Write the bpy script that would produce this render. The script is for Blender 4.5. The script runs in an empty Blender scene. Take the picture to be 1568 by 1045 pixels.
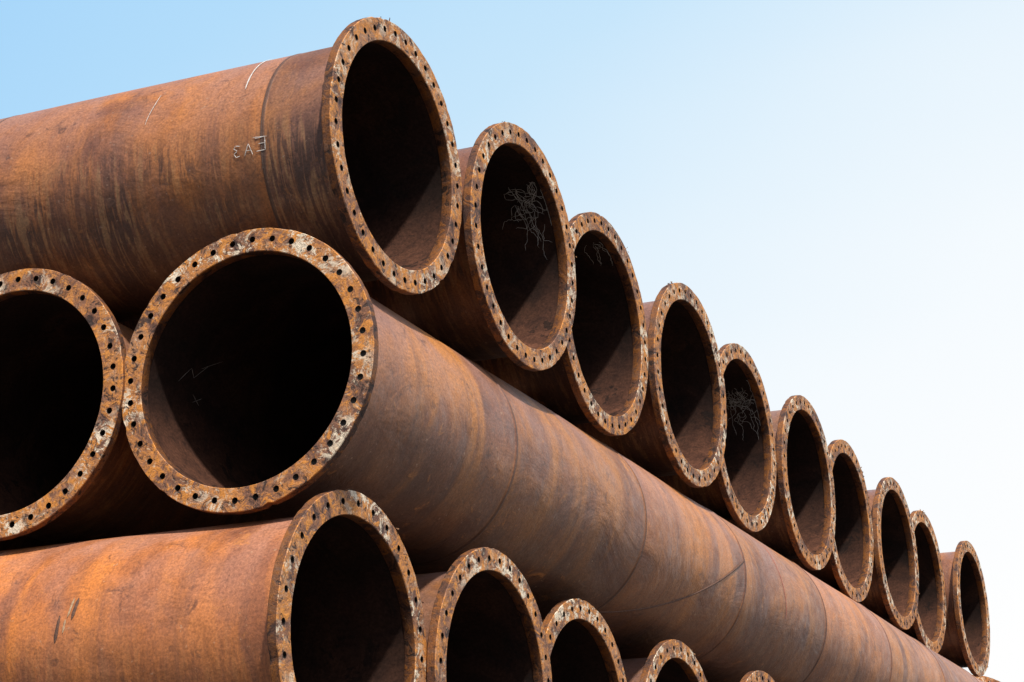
import bpy, bmesh, math, random
import numpy as np
from mathutils import Matrix, Vector, noise
random.seed(7)
EYE=1.6
PITCH,ROLL,YAW=0.3199,0.002,0.4399
U=Vector((-math.cos(YAW),math.sin(YAW),0)); V=Vector((math.sin(YAW),math.cos(YAW),0)); Z=Vector((0,0,1))
R=0.7; RO=0.598; RI=0.586; RB=0.583; TH=0.05
scene=bpy.context.scene
# ---------------------------------------------------------------- node helper
class NT:
    def __init__(s,nt): s.nt=nt; s.l=nt.links
    def n(s,t,**k):
        x=s.nt.nodes.new(t)
        for a,b in k.items(): setattr(x,a,b)
        return x
    def set(s,inp,v):
        if isinstance(v,bpy.types.NodeSocket): s.l.new(v,inp)
        else: inp.default_value=v
    def math(s,op,a,b=0.0,clamp=False):
        x=s.n('ShaderNodeMath',operation=op,use_clamp=clamp); s.set(x.inputs[0],a); s.set(x.inputs[1],b); return x.outputs[0]
    def vm(s,op,a,v):
        x=s.n('ShaderNodeVectorMath',operation=op); s.set(x.inputs[0],a); s.set(x.inputs[1],v); return x
    def vmul(s,a,v): return s.vm('MULTIPLY',a,v).outputs[0]
    def vadd(s,a,v): return s.vm('ADD',a,v).outputs[0]
    def noise(s,vec,scale,detail=4,rough=.55,dist=0.):
        x=s.n('ShaderNodeTexNoise'); s.set(x.inputs['Vector'],vec); x.inputs['Scale'].default_value=scale
        x.inputs['Detail'].default_value=detail; x.inputs['Roughness'].default_value=rough; x.inputs['Distortion'].default_value=dist
        return x.outputs[0]
    def ramp(s,f,st,interp='LINEAR'):
        x=s.n('ShaderNodeValToRGB'); e=x.color_ramp.elements; x.color_ramp.interpolation=interp
        while len(e)<len(st): e.new(.5)
        for i,(p,c) in enumerate(st):
            e[i].position=p; e[i].color=(c[0],c[1],c[2],1) if not isinstance(c,(int,float)) else (c,c,c,1)
        s.set(x.inputs[0],f); return x.outputs[0]
    def mix(s,f,a,b,mode='MIX'):
        x=s.n('ShaderNodeMix',data_type='RGBA',blend_type=mode); s.set(x.inputs[0],f)
        for i,v in ((6,a),(7,b)):
            if not isinstance(v,bpy.types.NodeSocket): v=(v[0],v[1],v[2],1) if len(v)==3 else v
            s.set(x.inputs[i],v)
        return x.outputs[2]
def newmat(name):
    m=bpy.data.materials.new(name); m.use_nodes=True; nt=m.node_tree
    b=nt.nodes['Principled BSDF']; return m,NT(nt),b
def bump(g,b,h,strength,dist,prev=None):
    x=g.n('ShaderNodeBump'); x.inputs['Strength'].default_value=strength; x.inputs['Distance'].default_value=dist
    g.l.new(h,x.inputs['Height'])
    if prev is not None: g.l.new(prev,x.inputs['Normal'])
    return x.outputs[0]
def coords(g):
    tc=g.n('ShaderNodeTexCoord').outputs['Object']; oi=g.n('ShaderNodeObjectInfo')
    off=g.n('ShaderNodeCombineXYZ'); r=g.math('MULTIPLY',oi.outputs['Random'],37.)
    g.l.new(r,off.inputs[0]); g.l.new(r,off.inputs[2])
    return tc,g.vadd(tc,off.outputs[0]),oi
# ---------------------------------------------------------------- rusty pipe wall (outside)
def make_body():
    m,g,b=newmat('rusted_steel_wall'); tc,c,oi=coords(g)
    sep=g.n('ShaderNodeSeparateXYZ'); g.l.new(tc,sep.inputs[0])
    can=g.n('ShaderNodeAttribute',attribute_name='can').outputs['Fac']
    seam=g.n('ShaderNodeAttribute',attribute_name='seam').outputs['Fac']
    drip=oi.outputs['Alpha']      # how strongly this pipe is streaked with run-off
    cv=g.n('ShaderNodeCombineXYZ'); g.l.new(g.math('MULTIPLY',can,9.),cv.inputs[1])
    c=g.vadd(c,cv.outputs[0])
    big=g.noise(g.vmul(c,(1,1,.8)),1.7,5,.58,.9)
    col=g.ramp(big,[(.30,(.130,.056,.036)),(.42,(.205,.086,.045)),(.52,(.285,.118,.050)),(.62,(.41,.165,.050)),(.72,(.32,.14,.070))])
    hoop=g.noise(g.vmul(c,(.6,.6,2.8)),1.2,6,.58,.6)
    col=g.mix(g.ramp(hoop,[(.46,0),(.58,.80)]),col,(.46,.185,.045))
    hoop2=g.noise(g.vadd(g.vmul(c,(.5,.5,5.5)),(5,3,9)),1.1,6,.60,.3)
    col=g.mix(g.ramp(hoop2,[(.50,0),(.66,.5)]),col,(.135,.064,.044))
    up=g.ramp(sep.outputs[1],[(0.,.25),(.50,1)])
    gp=g.noise(g.vadd(g.vmul(c,(1,1,1.5)),(11,2,3)),1.5,6,.60,.6)
    gp=g.math('MULTIPLY',g.ramp(gp,[(.40,0),(.58,.9)]),up)
    col=g.mix(gp,col,(.310,.170,.132))  # mauve patches; weighting them to the top puts sky sheen into the colour
    col=g.mix(1.,col,g.ramp(can,[(0,(.84,.84,.88)),(.5,(1.,.98,.95)),(1,(1.22,1.12,1.0))]),'MULTIPLY')
    col=g.mix(g.ramp(g.math('ADD',g.math('ADD',sep.outputs[1],.7),g.math('MULTIPLY',g.noise(c,2.,4),.25)),[(.22,.9),(.52,.35),(.80,0)]),col,(.055,.031,.024))  # underside shade put into the colour, darker towards the bottom
    dr=g.noise(g.vadd(g.vmul(c,(2.0,2.0,17.)),(1,7,0)),1.7,5,.62,.7)
    lowm=g.math('MULTIPLY',g.ramp(g.math('ADD',sep.outputs[1],.5),[(.02,.5),(.2,1),(.42,.8),(.58,0)]),
                g.ramp(g.noise(g.vadd(c,(3,3,3)),1.3,4),[(.38,0.1),(.50,1)]))
    lowm=g.math('MULTIPLY',lowm,drip)
    d1=g.math('MULTIPLY',g.ramp(dr,[(.50,0),(.54,.85)]),lowm)
    col=g.mix(d1,col,(.065,.035,.026))
    d2=g.math('MULTIPLY',g.ramp(dr,[(.42,.65),(.47,0)]),lowm)
    col=g.mix(d2,col,(.37,.22,.10))
    bl=g.noise(c,8,7,.72,1.0)
    col=g.mix(g.ramp(bl,[(.32,.65),(.42,0)]),col,(.085,.043,.033))
    col=g.mix(g.ramp(bl,[(.60,0),(.70,.65)]),col,(.47,.20,.060))
    sp=g.noise(c,75,4,.75)
    col=g.mix(1.0,col,g.ramp(sp,[(.30,.60),(.5,1.),(.70,1.40)]),'MULTIPLY')
    sp2=g.noise(g.vadd(c,(9,9,9)),34,4,.7)
    col=g.mix(g.ramp(sp2,[(.65,0),(.70,.5)]),col,(.50,.35,.25))
    col=g.mix(g.math('MULTIPLY',seam,.65),col,(.06,.034,.027))
    col=g.mix(1.0,col,oi.outputs['Color'],'MULTIPLY')
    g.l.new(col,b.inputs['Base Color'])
    g.l.new(g.ramp(g.noise(c,11,4,.65),[(.3,.36),(.7,.64)]),b.inputs['Roughness'])
    b.inputs['Specular IOR Level'].default_value=.55
    n=bump(g,b,big,.5,.05); n=bump(g,b,bl,.4,.008,n); n=bump(g,b,sp,.5,.0018,n)
    g.l.new(n,b.inputs['Normal']); return m
def make_inner():
    m,g,b=newmat('rusted_steel_bore'); tc,c,oi=coords(g)
    sep=g.n('ShaderNodeSeparateXYZ'); g.l.new(tc,sep.inputs[0])
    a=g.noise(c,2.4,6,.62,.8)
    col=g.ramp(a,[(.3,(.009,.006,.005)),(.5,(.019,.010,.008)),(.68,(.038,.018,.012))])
    lit_bottom=g.ramp(g.math('ADD',g.math('ADD',sep.outputs[1],.6),g.math('MULTIPLY',g.noise(c,3.5,5,.7),.35)),[(.10,1),(.35,.45),(.80,0)])  # bore light and shade put into the colour: brown lit bottom, near-black above
    col=g.mix(lit_bottom,col,g.mix(g.ramp(g.noise(c,9,5,.7,1.),[(.35,0),(.6,1)]),(.080,.033,.021),(.18,.074,.042)))
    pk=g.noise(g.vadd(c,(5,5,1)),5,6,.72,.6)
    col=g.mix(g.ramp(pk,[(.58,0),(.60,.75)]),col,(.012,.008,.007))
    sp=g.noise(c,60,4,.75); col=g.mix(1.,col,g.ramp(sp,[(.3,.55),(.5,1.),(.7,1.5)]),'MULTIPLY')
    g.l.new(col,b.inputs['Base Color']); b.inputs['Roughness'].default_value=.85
    b.inputs['Specular IOR Level'].default_value=.12
    n=bump(g,b,a,.3,.015); n=bump(g,b,sp,.4,.0015,n); g.l.new(n,b.inputs['Normal']); return m
def make_flange(name,rim=False):
    m,g,b=newmat(name); tc,c,oi=coords(g)
    a=g.noise(c,3.6,7,.72,1.0)
    col=g.ramp(a,[(.30,(.085,.042,.030)),(.41,(.18,.082,.050)),(.48,(.29,.130,.066)),(.54,(.52,.205,.050)),(.60,(.42,.22,.12)),(.68,(.24,.11,.06)),(.78,(.14,.07,.045))])
    f=g.noise(g.vadd(c,(4,1,8)),14,7,.74,.9)
    col=g.mix(g.ramp(f,[(.40,.92),(.44,0)]),col,(.040,.022,.017))
    col=g.mix(g.ramp(f,[(.52,0),(.57,.9)]),col,(.62,.24,.042))
    if not rim:
        w=g.noise(g.vadd(c,(14,6,2)),12,8,.78,.7); wm=g.ramp(g.noise(g.vadd(c,(2,21,7)),2.2,3),[(.45,.0),(.58,1)])
        w=g.math('MULTIPLY',g.ramp(w,[(.52,0),(.55,1)]),wm)
        col=g.mix(w,col,(.76,.64,.48))
        w2=g.noise(g.vadd(c,(1,16,12)),26,6,.72,.8)
        col=g.mix(g.ramp(w2,[(.61,0),(.66,.8)]),col,(.68,.54,.38))
        k=g.noise(g.vadd(c,(7,16,2)),19,7,.78,.8)
        col=g.mix(g.ramp(k,[(.39,.92),(.42,0)]),col,(.030,.018,.014))
    sp=g.noise(c,110,4,.75)
    col=g.mix(1.,col,g.ramp(sp,[(.3,.55),(.5,1.),(.7,1.4)]),'MULTIPLY')
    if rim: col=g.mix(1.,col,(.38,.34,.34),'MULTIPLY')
    g.l.new(col,b.inputs['Base Color']); b.inputs['Roughness'].default_value=.68
    b.inputs['Specular IOR Level'].default_value=.4
    n=bump(g,b,a,.5,.012); n=bump(g,b,f,1.,.010,n); n=bump(g,b,sp,.5,.0015,n); g.l.new(n,b.inputs['Normal']); return m
def simple(name,c1,c2,scale,rough=.8,stretch=(1,1,1)):
    m,g,b=newmat(name); tc,c,oi=coords(g)
    a=g.noise(g.vmul(c,stretch),scale,5,.7,.3)
    g.l.new(g.ramp(a,[(.35,c1),(.65,c2)]),b.inputs['Base Color']); b.inputs['Roughness'].default_value=rough
    g.l.new(bump(g,b,a,.5,.01),b.inputs['Normal']); return m
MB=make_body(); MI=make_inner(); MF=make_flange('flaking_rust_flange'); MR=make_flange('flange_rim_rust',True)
MH=simple('bolt_hole_wall',(.010,.007,.006),(.025,.013,.010),40)  # near-black walls of the bolt holes
MW=simple('weld_bead',(.07,.037,.028),(.17,.08,.046),60)
MC=simple('white_chalk',(.38,.33,.30),(.80,.77,.73),70)
MC2=simple('faded_chalk',(.10,.085,.075),(.30,.27,.25),90)
MWB=simple('cobweb_fibre',(.30,.29,.28),(.62,.61,.59),80)
MT=simple('weathered_timber',(.10,.065,.04),(.22,.15,.10),3,.85,(1,14,14))
MG=simple('gravel_ground',(.08,.062,.05),(.16,.13,.105),1.4,.9)
MFK=simple('rust_flake',(.05,.025,.02),(.35,.17,.07),50)
# ---------------------------------------------------------------- mesh pieces
def jig(a,seed):  # ragged flange edge
    p=Vector((math.cos(a)*3,math.sin(a)*3,seed*7.3))
    q=Vector((math.cos(a)*14,math.sin(a)*14,seed*3.1))
    n2=noise.noise(q)
    return .0025*noise.noise(p)+.0032*n2-(.010*max(0,n2-.26)*3)
def flange(bm,z0,dirn,nb,seed,frontmat=2):
    """z0 = outer face position, dirn=+1 body lies towards +z"""
    mid=(R+RB)/2; half=(R-RB)/2-.003; rb=.645; hr=.0162
    sub=4; dl=2*math.pi/nb; ph=random.random()*dl
    sq=[(-1+2*i/sub,-1) for i in range(sub)]+[(1,-1+2*i/sub) for i in range(sub)]+[(1-2*i/sub,1) for i in range(sub)]+[(-1,1-2*i/sub) for i in range(sub)]
    N=len(sq)
    def pt(s,t,a0,z):
        a=a0+s*dl/2; r=mid+t*half
        if t>.99: r+=jig(a,seed)
        return (r*math.cos(a),r*math.sin(a),z)
    def wob(x,y):
        return .0018*noise.noise(Vector((x*9,y*9,seed)))+.0012*noise.noise(Vector((x*30,y*30,seed)))
    for face,(z,flip) in enumerate(((z0,dirn<0),(z0+dirn*TH,dirn>0))):
        for k in range(nb):
            a0=ph+k*dl; rings=[]
            for w in (1.0,.5,0.0):
                row=[]
                for s,t in sq:
                    po=pt(s,t,a0,z); l=math.hypot(s,t)
                    ch=(rb*math.cos(a0)+hr*(-math.sin(a0)*s/l+math.cos(a0)*t/l), rb*math.sin(a0)+hr*(math.cos(a0)*s/l+math.sin(a0)*t/l))
                    x=po[0]*w+ch[0]*(1-w); y=po[1]*w+ch[1]*(1-w)
                    row.append(bm.verts.new((x,y,z+wob(x,y)*(1 if w>0 else .5))))
                rings.append(row)
            for r0,r1 in zip(rings[:-1],rings[1:]):
                for i in range(N):
                    j=(i+1)%N; vs=[r0[i],r0[j],r1[j],r1[i]]
                    f=bm.faces.new(vs if flip else vs[::-1]); f.material_index=frontmat
            if face==0:
                inner=rings[-1]; back=[bm.verts.new((v.co.x,v.co.y,z0+dirn*TH)) for v in inner]
                for i in range(N):
                    j=(i+1)%N; f=bm.faces.new([inner[i],inner[j],back[j],back[i]]); f.material_index=4; f.smooth=True
    M=nb*sub
    def loop(fr,z,wb=False,mat=None):
        o=[]
        for i in range(M):
            a=ph-dl/2+i*dl/sub; r=fr(a); x,y=r*math.cos(a),r*math.sin(a)
            o.append(bm.verts.new((x,y,z+(wob(x,y) if wb else 0))))
        return o
    ro=lambda a:mid+half+jig(a,seed)
    def skin(L,mat,smooth=True):
        for A,B in zip(L[:-1],L[1:]):
            for i in range(M):
                j=(i+1)%M; f=bm.faces.new([A[i],A[j],B[j],B[i]]); f.material_index=mat; f.smooth=smooth
    skin([loop(ro,z0,True),loop(lambda a:ro(a)+.003,z0+dirn*.004)],2)
    skin([loop(lambda a:ro(a)+.003,z0+dirn*.004),loop(lambda a:ro(a)+.0035,z0+dirn*TH*.5),loop(lambda a:ro(a)+.003,z0+dirn*(TH-.004))],3)
    skin([loop(lambda a:ro(a)+.003,z0+dirn*(TH-.004)),loop(ro,z0+dirn*TH,True)],3)
    ri=lambda a:mid-half
    skin([loop(ri,z0,True),loop(lambda a:RB,z0+dirn*.004)],2)
    skin([loop(lambda a:RB,z0+dirn*.004),loop(lambda a:RB,z0+dirn*(TH+.01)),loop(lambda a:RI,z0+dirn*(TH+.012))],3)
def revolve(bm,prof,mat,seg=144,inward=False,wave=0,seed=0,cans=None):
    lc=bm.verts.layers.float['can']; ls=bm.verts.layers.float['seam']
    rows=[]
    for z,r in prof:
        row=[]; cval=0.; sv=0.
        if cans:
            k=sum(1 for s in cans if z>s); cval=((k*.618+seed*.377)%1.0)
            sv=1. if any(abs(z-s)<.0095 for s in cans) else 0.
        for i in range(seg):
            a=2*math.pi*i/seg
            rr=r+(wave*noise.noise(Vector((math.cos(a)*1.3,math.sin(a)*1.3,z*.9+seed*5))) if wave else 0)
            v=bm.verts.new((rr*math.cos(a),rr*math.sin(a),z)); v[lc]=cval; v[ls]=sv
            row.append(v)
        rows.append(row)
    for A,B in zip(rows[:-1],rows[1:]):
        for i in range(seg):
            j=(i+1)%seg; vs=[A[i],A[j],B[j],B[i]]
            f=bm.faces.new(vs[::-1] if inward else vs); f.smooth=True; f.material_index=mat
def strip(bm,pts,w,mat,r,h):
    """raised bead following (beta,z) points on a cylinder of radius r"""
    P=[Vector((math.cos(b)*r,math.sin(b)*r,z)) for b,z in pts]
    rows=[]
    for i,p in enumerate(P):
        t=(P[min(i+1,len(P)-1)]-P[max(i-1,0)]).normalized(); n=Vector((p.x,p.y,0)).normalized(); s=t.cross(n).normalized()
        hh=h; ww=w/2*(1+.35*noise.noise(p*40))
        if i in (0,len(P)-1): ww*=.3
        rows.append([bm.verts.new(p+s*ww-n*.0005),bm.verts.new(p+s*ww*.5+n*hh*.8),bm.verts.new(p+n*hh),bm.verts.new(p-s*ww*.5+n*hh*.8),bm.verts.new(p-s*ww-n*.0005)])
    for A,B in zip(rows[:-1],rows[1:]):
        for i in range(4):
            f=bm.faces.new([A[i],A[i+1],B[i+1],B[i]]); f.smooth=True; f.material_index=mat
def pipe_mesh(name,L,seams,nb,seed,wave=.004,lw=(95,250),bead=.005):
    bm=bmesh.new(); bm.verts.layers.float.new('can'); bm.verts.layers.float.new('seam')
    prof=[(TH-.01,RO+.012),(TH+.006,RO+.010),(TH+.016,RO+.002),(TH+.03,RO)]
    zs=list(np.arange(.3,L-.2,.22)); zs=[z for z in zs if all(abs(z-s)>.06 for s in seams)]
    for z in zs: prof.append((z,RO))
    for s in seams:
        prof+= [(s-.020,RO),(s-.012,RO-.3*bead),(s-.009,RO+.6*bead),(s,RO+bead),(s+.009,RO+.6*bead),(s+.012,RO-.3*bead),(s+.020,RO)]
    prof+=[(L-TH-.03,RO),(L-TH+.01,RO+.010)]
    prof.sort()
    revolve(bm,prof,0,wave=wave,seed=seed,cans=list(seams))
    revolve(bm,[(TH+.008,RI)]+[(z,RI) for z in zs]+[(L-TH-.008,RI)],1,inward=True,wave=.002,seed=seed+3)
    flange(bm,0,1,nb,seed); flange(bm,L,-1,nb,seed+.5)
    cuts=[TH]+list(seams)+[L-TH]
    for k,(a,b_) in enumerate(zip(cuts[:-1],cuts[1:])):
        be=math.radians(random.uniform(*lw)); strip(bm,[(be,z) for z in np.linspace(a,b_,14)],.010,5,RO,.003)
    me=bpy.data.meshes.new(name); bm.normal_update(); bm.to_mesh(me); bm.free()
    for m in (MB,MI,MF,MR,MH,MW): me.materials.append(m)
    return me
def marks(name,parent,lines,w,r,h,mat):
    bm=bmesh.new()
    for ln in lines: strip(bm,ln,w,0,r,h)
    me=bpy.data.meshes.new(name); bm.to_mesh(me); bm.free(); me.materials.append(mat)
    o=bpy.data.objects.new(name,me); scene.collection.objects.link(o); o.parent=parent; return o
def place(me,A,u,v,z,name='steel_pipe',tint=(1,1,1),drip=1.):
    o=bpy.data.objects.new(name,me); scene.collection.objects.link(o)
    X=Z.cross(A); p=U*u+V*v+Z*(z+EYE)
    o.matrix_world=Matrix(((X.x,0,A.x,p.x),(X.y,0,A.y,p.y),(X.z,1,A.z,p.z),(0,0,0,1)))
    o.color=(*tint,drip); return o
T=[(4.608,8.468),(4.566,9.888),(4.675,11.313),(4.647,12.746),(4.746,14.152),(4.722,15.625),(4.800,17.038),(4.767,18.466),(4.852,19.850),(4.755,21.359)]
B=[(4.6864,8.2919),(4.6266,9.6659),(4.7415,11.0918),(4.7084,12.5659),(4.6021,13.9425),(4.72,15.36),(4.65,16.78),(4.73,18.2),(4.66,19.62),(4.72,21.05)]
ZT,ZM,ZB=4.1678,2.9735,1.6942
tt=[(.86,.84,.86),(.55,.5,.5),(.58,.55,.55),(.75,.7,.68),(.65,.65,.65),(.75,.75,.75),(.65,.65,.65),(.8,.75,.75),(.75,.75,.75),(.75,.7,.7)]
TP=[]
for i,(u,v) in enumerate(T):
    L=12.4
    se=[.44,2.2,3.9,5.7,7.4,9.3,11.] if i==0 else [1.7,3.5,5.3,7.2,9.,10.8]
    TP.append(place(pipe_mesh('steel_pipe',L,se,36,i+1,bead=.0018 if i==0 else .004),U,u,v,ZT,tint=tt[i]))
BP=[]
for i,(u,v) in enumerate(B):
    if i<5: me=pipe_mesh('steel_pipe',12.3,[2.9,4.8,6.7,8.6,10.4],28 if i==0 else 32,i+21)
    BP.append(place(me,U,u,v,ZB,tint=(1.12,.98,.86) if i==0 else (.75,.75,.75),drip=.3))
LM=14.62
MP=[]
mm=[pipe_mesh('steel_pipe',LM,[1.77+1.86*k for k in range(7)],36,41+i,wave=.006,lw=(-80,80)) for i in range(3)]
mu=[5.1418,6.5188,7.95,9.38,10.8,12.2,13.6,15.0,16.35]; mv=[7.9493,7.9293,8.02,7.95,8.0,7.93,8.05,7.98,8.0]
for i in range(9): MP.append(place(mm[min(i,2)],V,mu[i],mv[i],ZM,tint=(1.08,1.05,1.05) if i==0 else (.75,.75,.75),drip=.12 if i==0 else .6))
for i in range(9): place(mm[2],V,mu[i]+.03,mv[i]+.05,ZB-1.215,tint=(.9,.9,.9))
for i,(u,v) in enumerate(B): place(me,U,u+.05,v,ZB-2.43,tint=(.9,.9,.9))
# ---------------------------------------------------------------- marks on the pipes
def seg(a,b,n=6): return [(a[0]+(b[0]-a[0])*t,a[1]+(b[1]-a[1])*t) for t in np.linspace(0,1,n)]
r=math.radians
def glyph(polys,b0,z0,s):
    return [seg((b0+y0*s/RO,z0-x0*s),(b0+y1*s/RO,z0-x1*s)) for (x0,y0,x1,y1) in polys]
b0=r(-13); s=.058
E=[(.0,1,.9,1.05),(.9,1.05,.9,.0),(.9,0,.1,0),(.9,.55,.3,.55)]
A_=[(0,0,.4,1),(.4,1,.8,0),(.2,.4,.65,.4)]
T3=[(.6,.9,.2,1),(.2,1,.0,.75),(.0,.75,.35,.55),(.35,.55,0,.3),(0,.3,.2,0),(.2,0,.6,.08)]
marks('chalk_lettering',TP[0],glyph(T3,b0,.60,s)+glyph(A_,b0,.54,s)+glyph(E,b0+.02,.48,s*1.1)+[seg((b0+.14,.49),(b0+.13,.41))],.0042,RO+.002,.0008,MC)
arc=[(r(a),.575+.03*math.sin((a-20)/40)) for a in range(24,66,3)]
arc3=[(r(a),1.13+.012*math.sin(a/7)) for a in range(14,36,3)]
marks('chalk_streak',TP[0],[arc],.008,RO+.003,.0008,MC)
marks('chalk_line',TP[0],[arc3],.0032,RO+.003,.0008,MC)
marks('slanting_weld',MP[0],[[(r(180+ a),zz) for a,zz in zip(np.linspace(66,-11,24),3.64+1.86*np.linspace(0,1,24)**.9)]],.016,RO+.001,.005,MW)
MRED=simple('red_paint',(.35,.07,.04),(.55,.16,.10),60)
marks('red_paint_streak',MP[0],[[(r(180+a),6.35+.05*math.sin(a/15)) for a in range(-42,18,4)]],.010,RO+.004,.0006,MRED)
marks('gouge_scar',BP[0],[seg((r(19),1.175),(r(10),1.19)),seg((r(9),1.20),(r(3),1.205))],.012,RO+.001,.003,simple('bare_primer',(.25,.14,.08),(.50,.34,.20),50))
marks('gouge_rust',BP[0],[seg((r(11),1.235),(r(-1),1.245)),seg((r(19),1.15),(r(9),1.165))],.018,RO+.001,.003,MW)
def web(parent,bc,zc,size,n,rr):
    ls=[]
    for k in range(n):
        b=bc+random.gauss(0,.22)*size/rr; z=zc+random.gauss(0,.22)*size; d=random.uniform(0,6.28); l=[]
        for q in range(random.randint(8,18)):
            l.append((b,max(.06,z))); d+=random.gauss(0,.6); b+=math.cos(d)*.014/rr; z+=math.sin(d)*.013
        ls.append(l)
    for k in range(5):
        b=bc+random.gauss(0,.3)*size/rr; z=zc+random.gauss(0,.3)*size; l=[]
        for q in range(14): l.append((b,max(.06,z))); b+=.016/rr; z+=random.gauss(0,.006)
        ls.append(l)
    marks('cobweb',parent,ls,.0021,rr,.0008,MWB)
web(TP[1],r(135),.17,.24,38,.573); web(TP[4],r(138),.18,.26,38,.573); web(TP[2],r(100),.12,.10,2,.573)
marks('chalk_scribble',MP[0],[seg((r(22),.50),(r(14),.42)),seg((r(14),.42),(r(18),.38)),seg((r(18),.38),(r(9),.30)),seg((r(6),.52),(r(2),.44)),seg((r(2),.5),(r(6),.44)),seg((r(28),.6),(r(20),.46))],.003,.582,.001,MC2)
def flakes(parent,angs):
    bm=bmesh.new()
    for a0,n in angs:
        for k in range(n):
            a=a0+random.gauss(0,.05); rr=R+random.uniform(-.012,.014); z=random.uniform(-.004,.03)
            c=Vector((rr*math.cos(a),rr*math.sin(a),z)); sz=random.uniform(.005,.013)
            vs=[bm.verts.new(c+Vector((random.uniform(-1,1),random.uniform(-1,1),random.uniform(-1,1)))*sz) for _ in range(5)]
            for i,j,l in ((0,1,2),(0,2,3),(0,3,4),(0,4,1),(1,2,3),(1,3,4)): bm.faces.new([vs[i],vs[j],vs[l]])
    me=bpy.data.meshes.new('rust_flakes'); bm.to_mesh(me); bm.free(); me.materials.append(MFK)
    o=bpy.data.objects.new('rust_flakes',me); scene.collection.objects.link(o); o.parent=parent
for i,ag in {0:[(r(75),5)],1:[(r(70),5),(r(160),12)],2:[(r(120),7)],3:[(r(60),4)],6:[(r(150),26),(r(130),14)],7:[(r(100),10),(r(165),14),(r(200),14)],8:[(r(90),10)],9:[(r(230),16)]}.items(): flakes(TP[i],ag)
flakes(BP[0],[(r(150),6),(r(120),5)]); flakes(BP[3],[(r(110),12),(r(140),8)])
# ---------------------------------------------------------------- timber bearers, packing boards, ground
def timber(name,u,v,z,lv,wu,h):
    bm=bmesh.new(); bmesh.ops.create_cube(bm,size=1)
    for q in bm.verts: q.co=Vector((q.co.x*lv,q.co.y*wu,q.co.z*h))
    bmesh.ops.bevel(bm,geom=bm.edges[:],offset=.008,segments=2,affect='EDGES')
    me=bpy.data.meshes.new(name); bm.to_mesh(me); bm.free(); me.materials.append(MT)
    o=bpy.data.objects.new(name,me); scene.collection.objects.link(o)
    p=U*u+V*v; o.location=(p.x,p.y,z); o.rotation_euler=(0,0,math.atan2(V.y,V.x))
for k in range(5): timber('timber_bearer',5.6+k*2.6,14.7,.134,15.5,.24,.268)
hb=ZM-ZB-2*RO
for k in range(3): timber('packing_board',7.25+k*2.8,14.9,EYE+ZB+RO+hb/2,13.6,.15,hb)
bm=bmesh.new(); n=40
g0=[[bm.verts.new((x,y,0)) for x in np.linspace(-1500,1500,n)] for y in np.linspace(-1500,1500,n)]
for i in range(n-1):
    for j in range(n-1): bm.faces.new([g0[i][j],g0[i][j+1],g0[i+1][j+1],g0[i+1][j]])
me=bpy.data.meshes.new('ground'); bm.to_mesh(me); bm.free(); me.materials.append(MG)
scene.collection.objects.link(bpy.data.objects.new('ground',me))
# ---------------------------------------------------------------- light
EL=math.radians(57); hz=(-U*.66-V*.75).normalized()
sd=Vector((hz.x*math.cos(EL),hz.y*math.cos(EL),math.sin(EL)))
ld=bpy.data.lights.new('sun','SUN'); ld.energy=5.0; ld.angle=math.radians(2.5); ld.color=(1,.95,.86)
lo=bpy.data.objects.new('sun',ld); scene.collection.objects.link(lo); lo.rotation_euler=sd.to_track_quat('Z','Y').to_euler(); lo.location=(0,0,30)
w=bpy.data.worlds.new('World'); scene.world=w; w.use_nodes=True; g=NT(w.node_tree); bg=w.node_tree.nodes['Background']
sky=g.n('ShaderNodeTexSky'); sky.sky_type='NISHITA'; sky.sun_disc=False; sky.sun_elevation=EL; sky.sun_rotation=math.atan2(hz.x,hz.y)
sky.air_density=1.0; sky.dust_density=2.5; sky.ozone_density=1.0
ST=.12
bg.inputs[1].default_value=ST
dirv=g.n('ShaderNodeTexCoord').outputs['Generated']
dd=g.vm('DOT_PRODUCT',dirv,Vector((.55,.75,-.35)).normalized()).outputs['Value']
wisp=g.math('MULTIPLY',g.math('SUBTRACT',g.noise(g.vmul(dirv,(1.,1.,2.)),2.2,3,.5),.5),.10)
dd=g.math('ADD',dd,wisp)
haze=g.ramp(dd,[(.30,(.36,.65,.955)),(.43,(.45,.72,.965)),(.53,(.57,.79,.97)),(.62,(.78,.895,.985)),(.70,(.92,.965,1.)),(.79,(1,1,1))])
hz_=g.vmul(haze,(1/ST,1/ST,1/ST))
g.l.new(g.mix(g.ramp(dd,[(.0,0),(.30,1)]),sky.outputs[0],hz_),bg.inputs[0])
# ---------------------------------------------------------------- camera
cp,sp_=math.cos(PITCH),math.sin(PITCH)
fw=Vector((0,cp,sp_)); rt=Vector((1,0,0)); up=Vector((0,-sp_,cp)); c,s_=math.cos(ROLL),math.sin(ROLL)
r2=c*rt+s_*up; u2=-s_*rt+c*up
cd=bpy.data.cameras.new('camera'); cd.sensor_width=36; cd.lens=3189.5/1568*36; cd.clip_end=5000; cd.clip_start=.1
co=bpy.data.objects.new('camera',cd); scene.collection.objects.link(co)
co.matrix_world=Matrix(((r2.x,u2.x,-fw.x,0),(r2.y,u2.y,-fw.y,0),(r2.z,u2.z,-fw.z,EYE),(0,0,0,1)))
scene.camera=co
scene.view_settings.view_transform='Standard'; scene.view_settings.look='None'; scene.view_settings.exposure=0
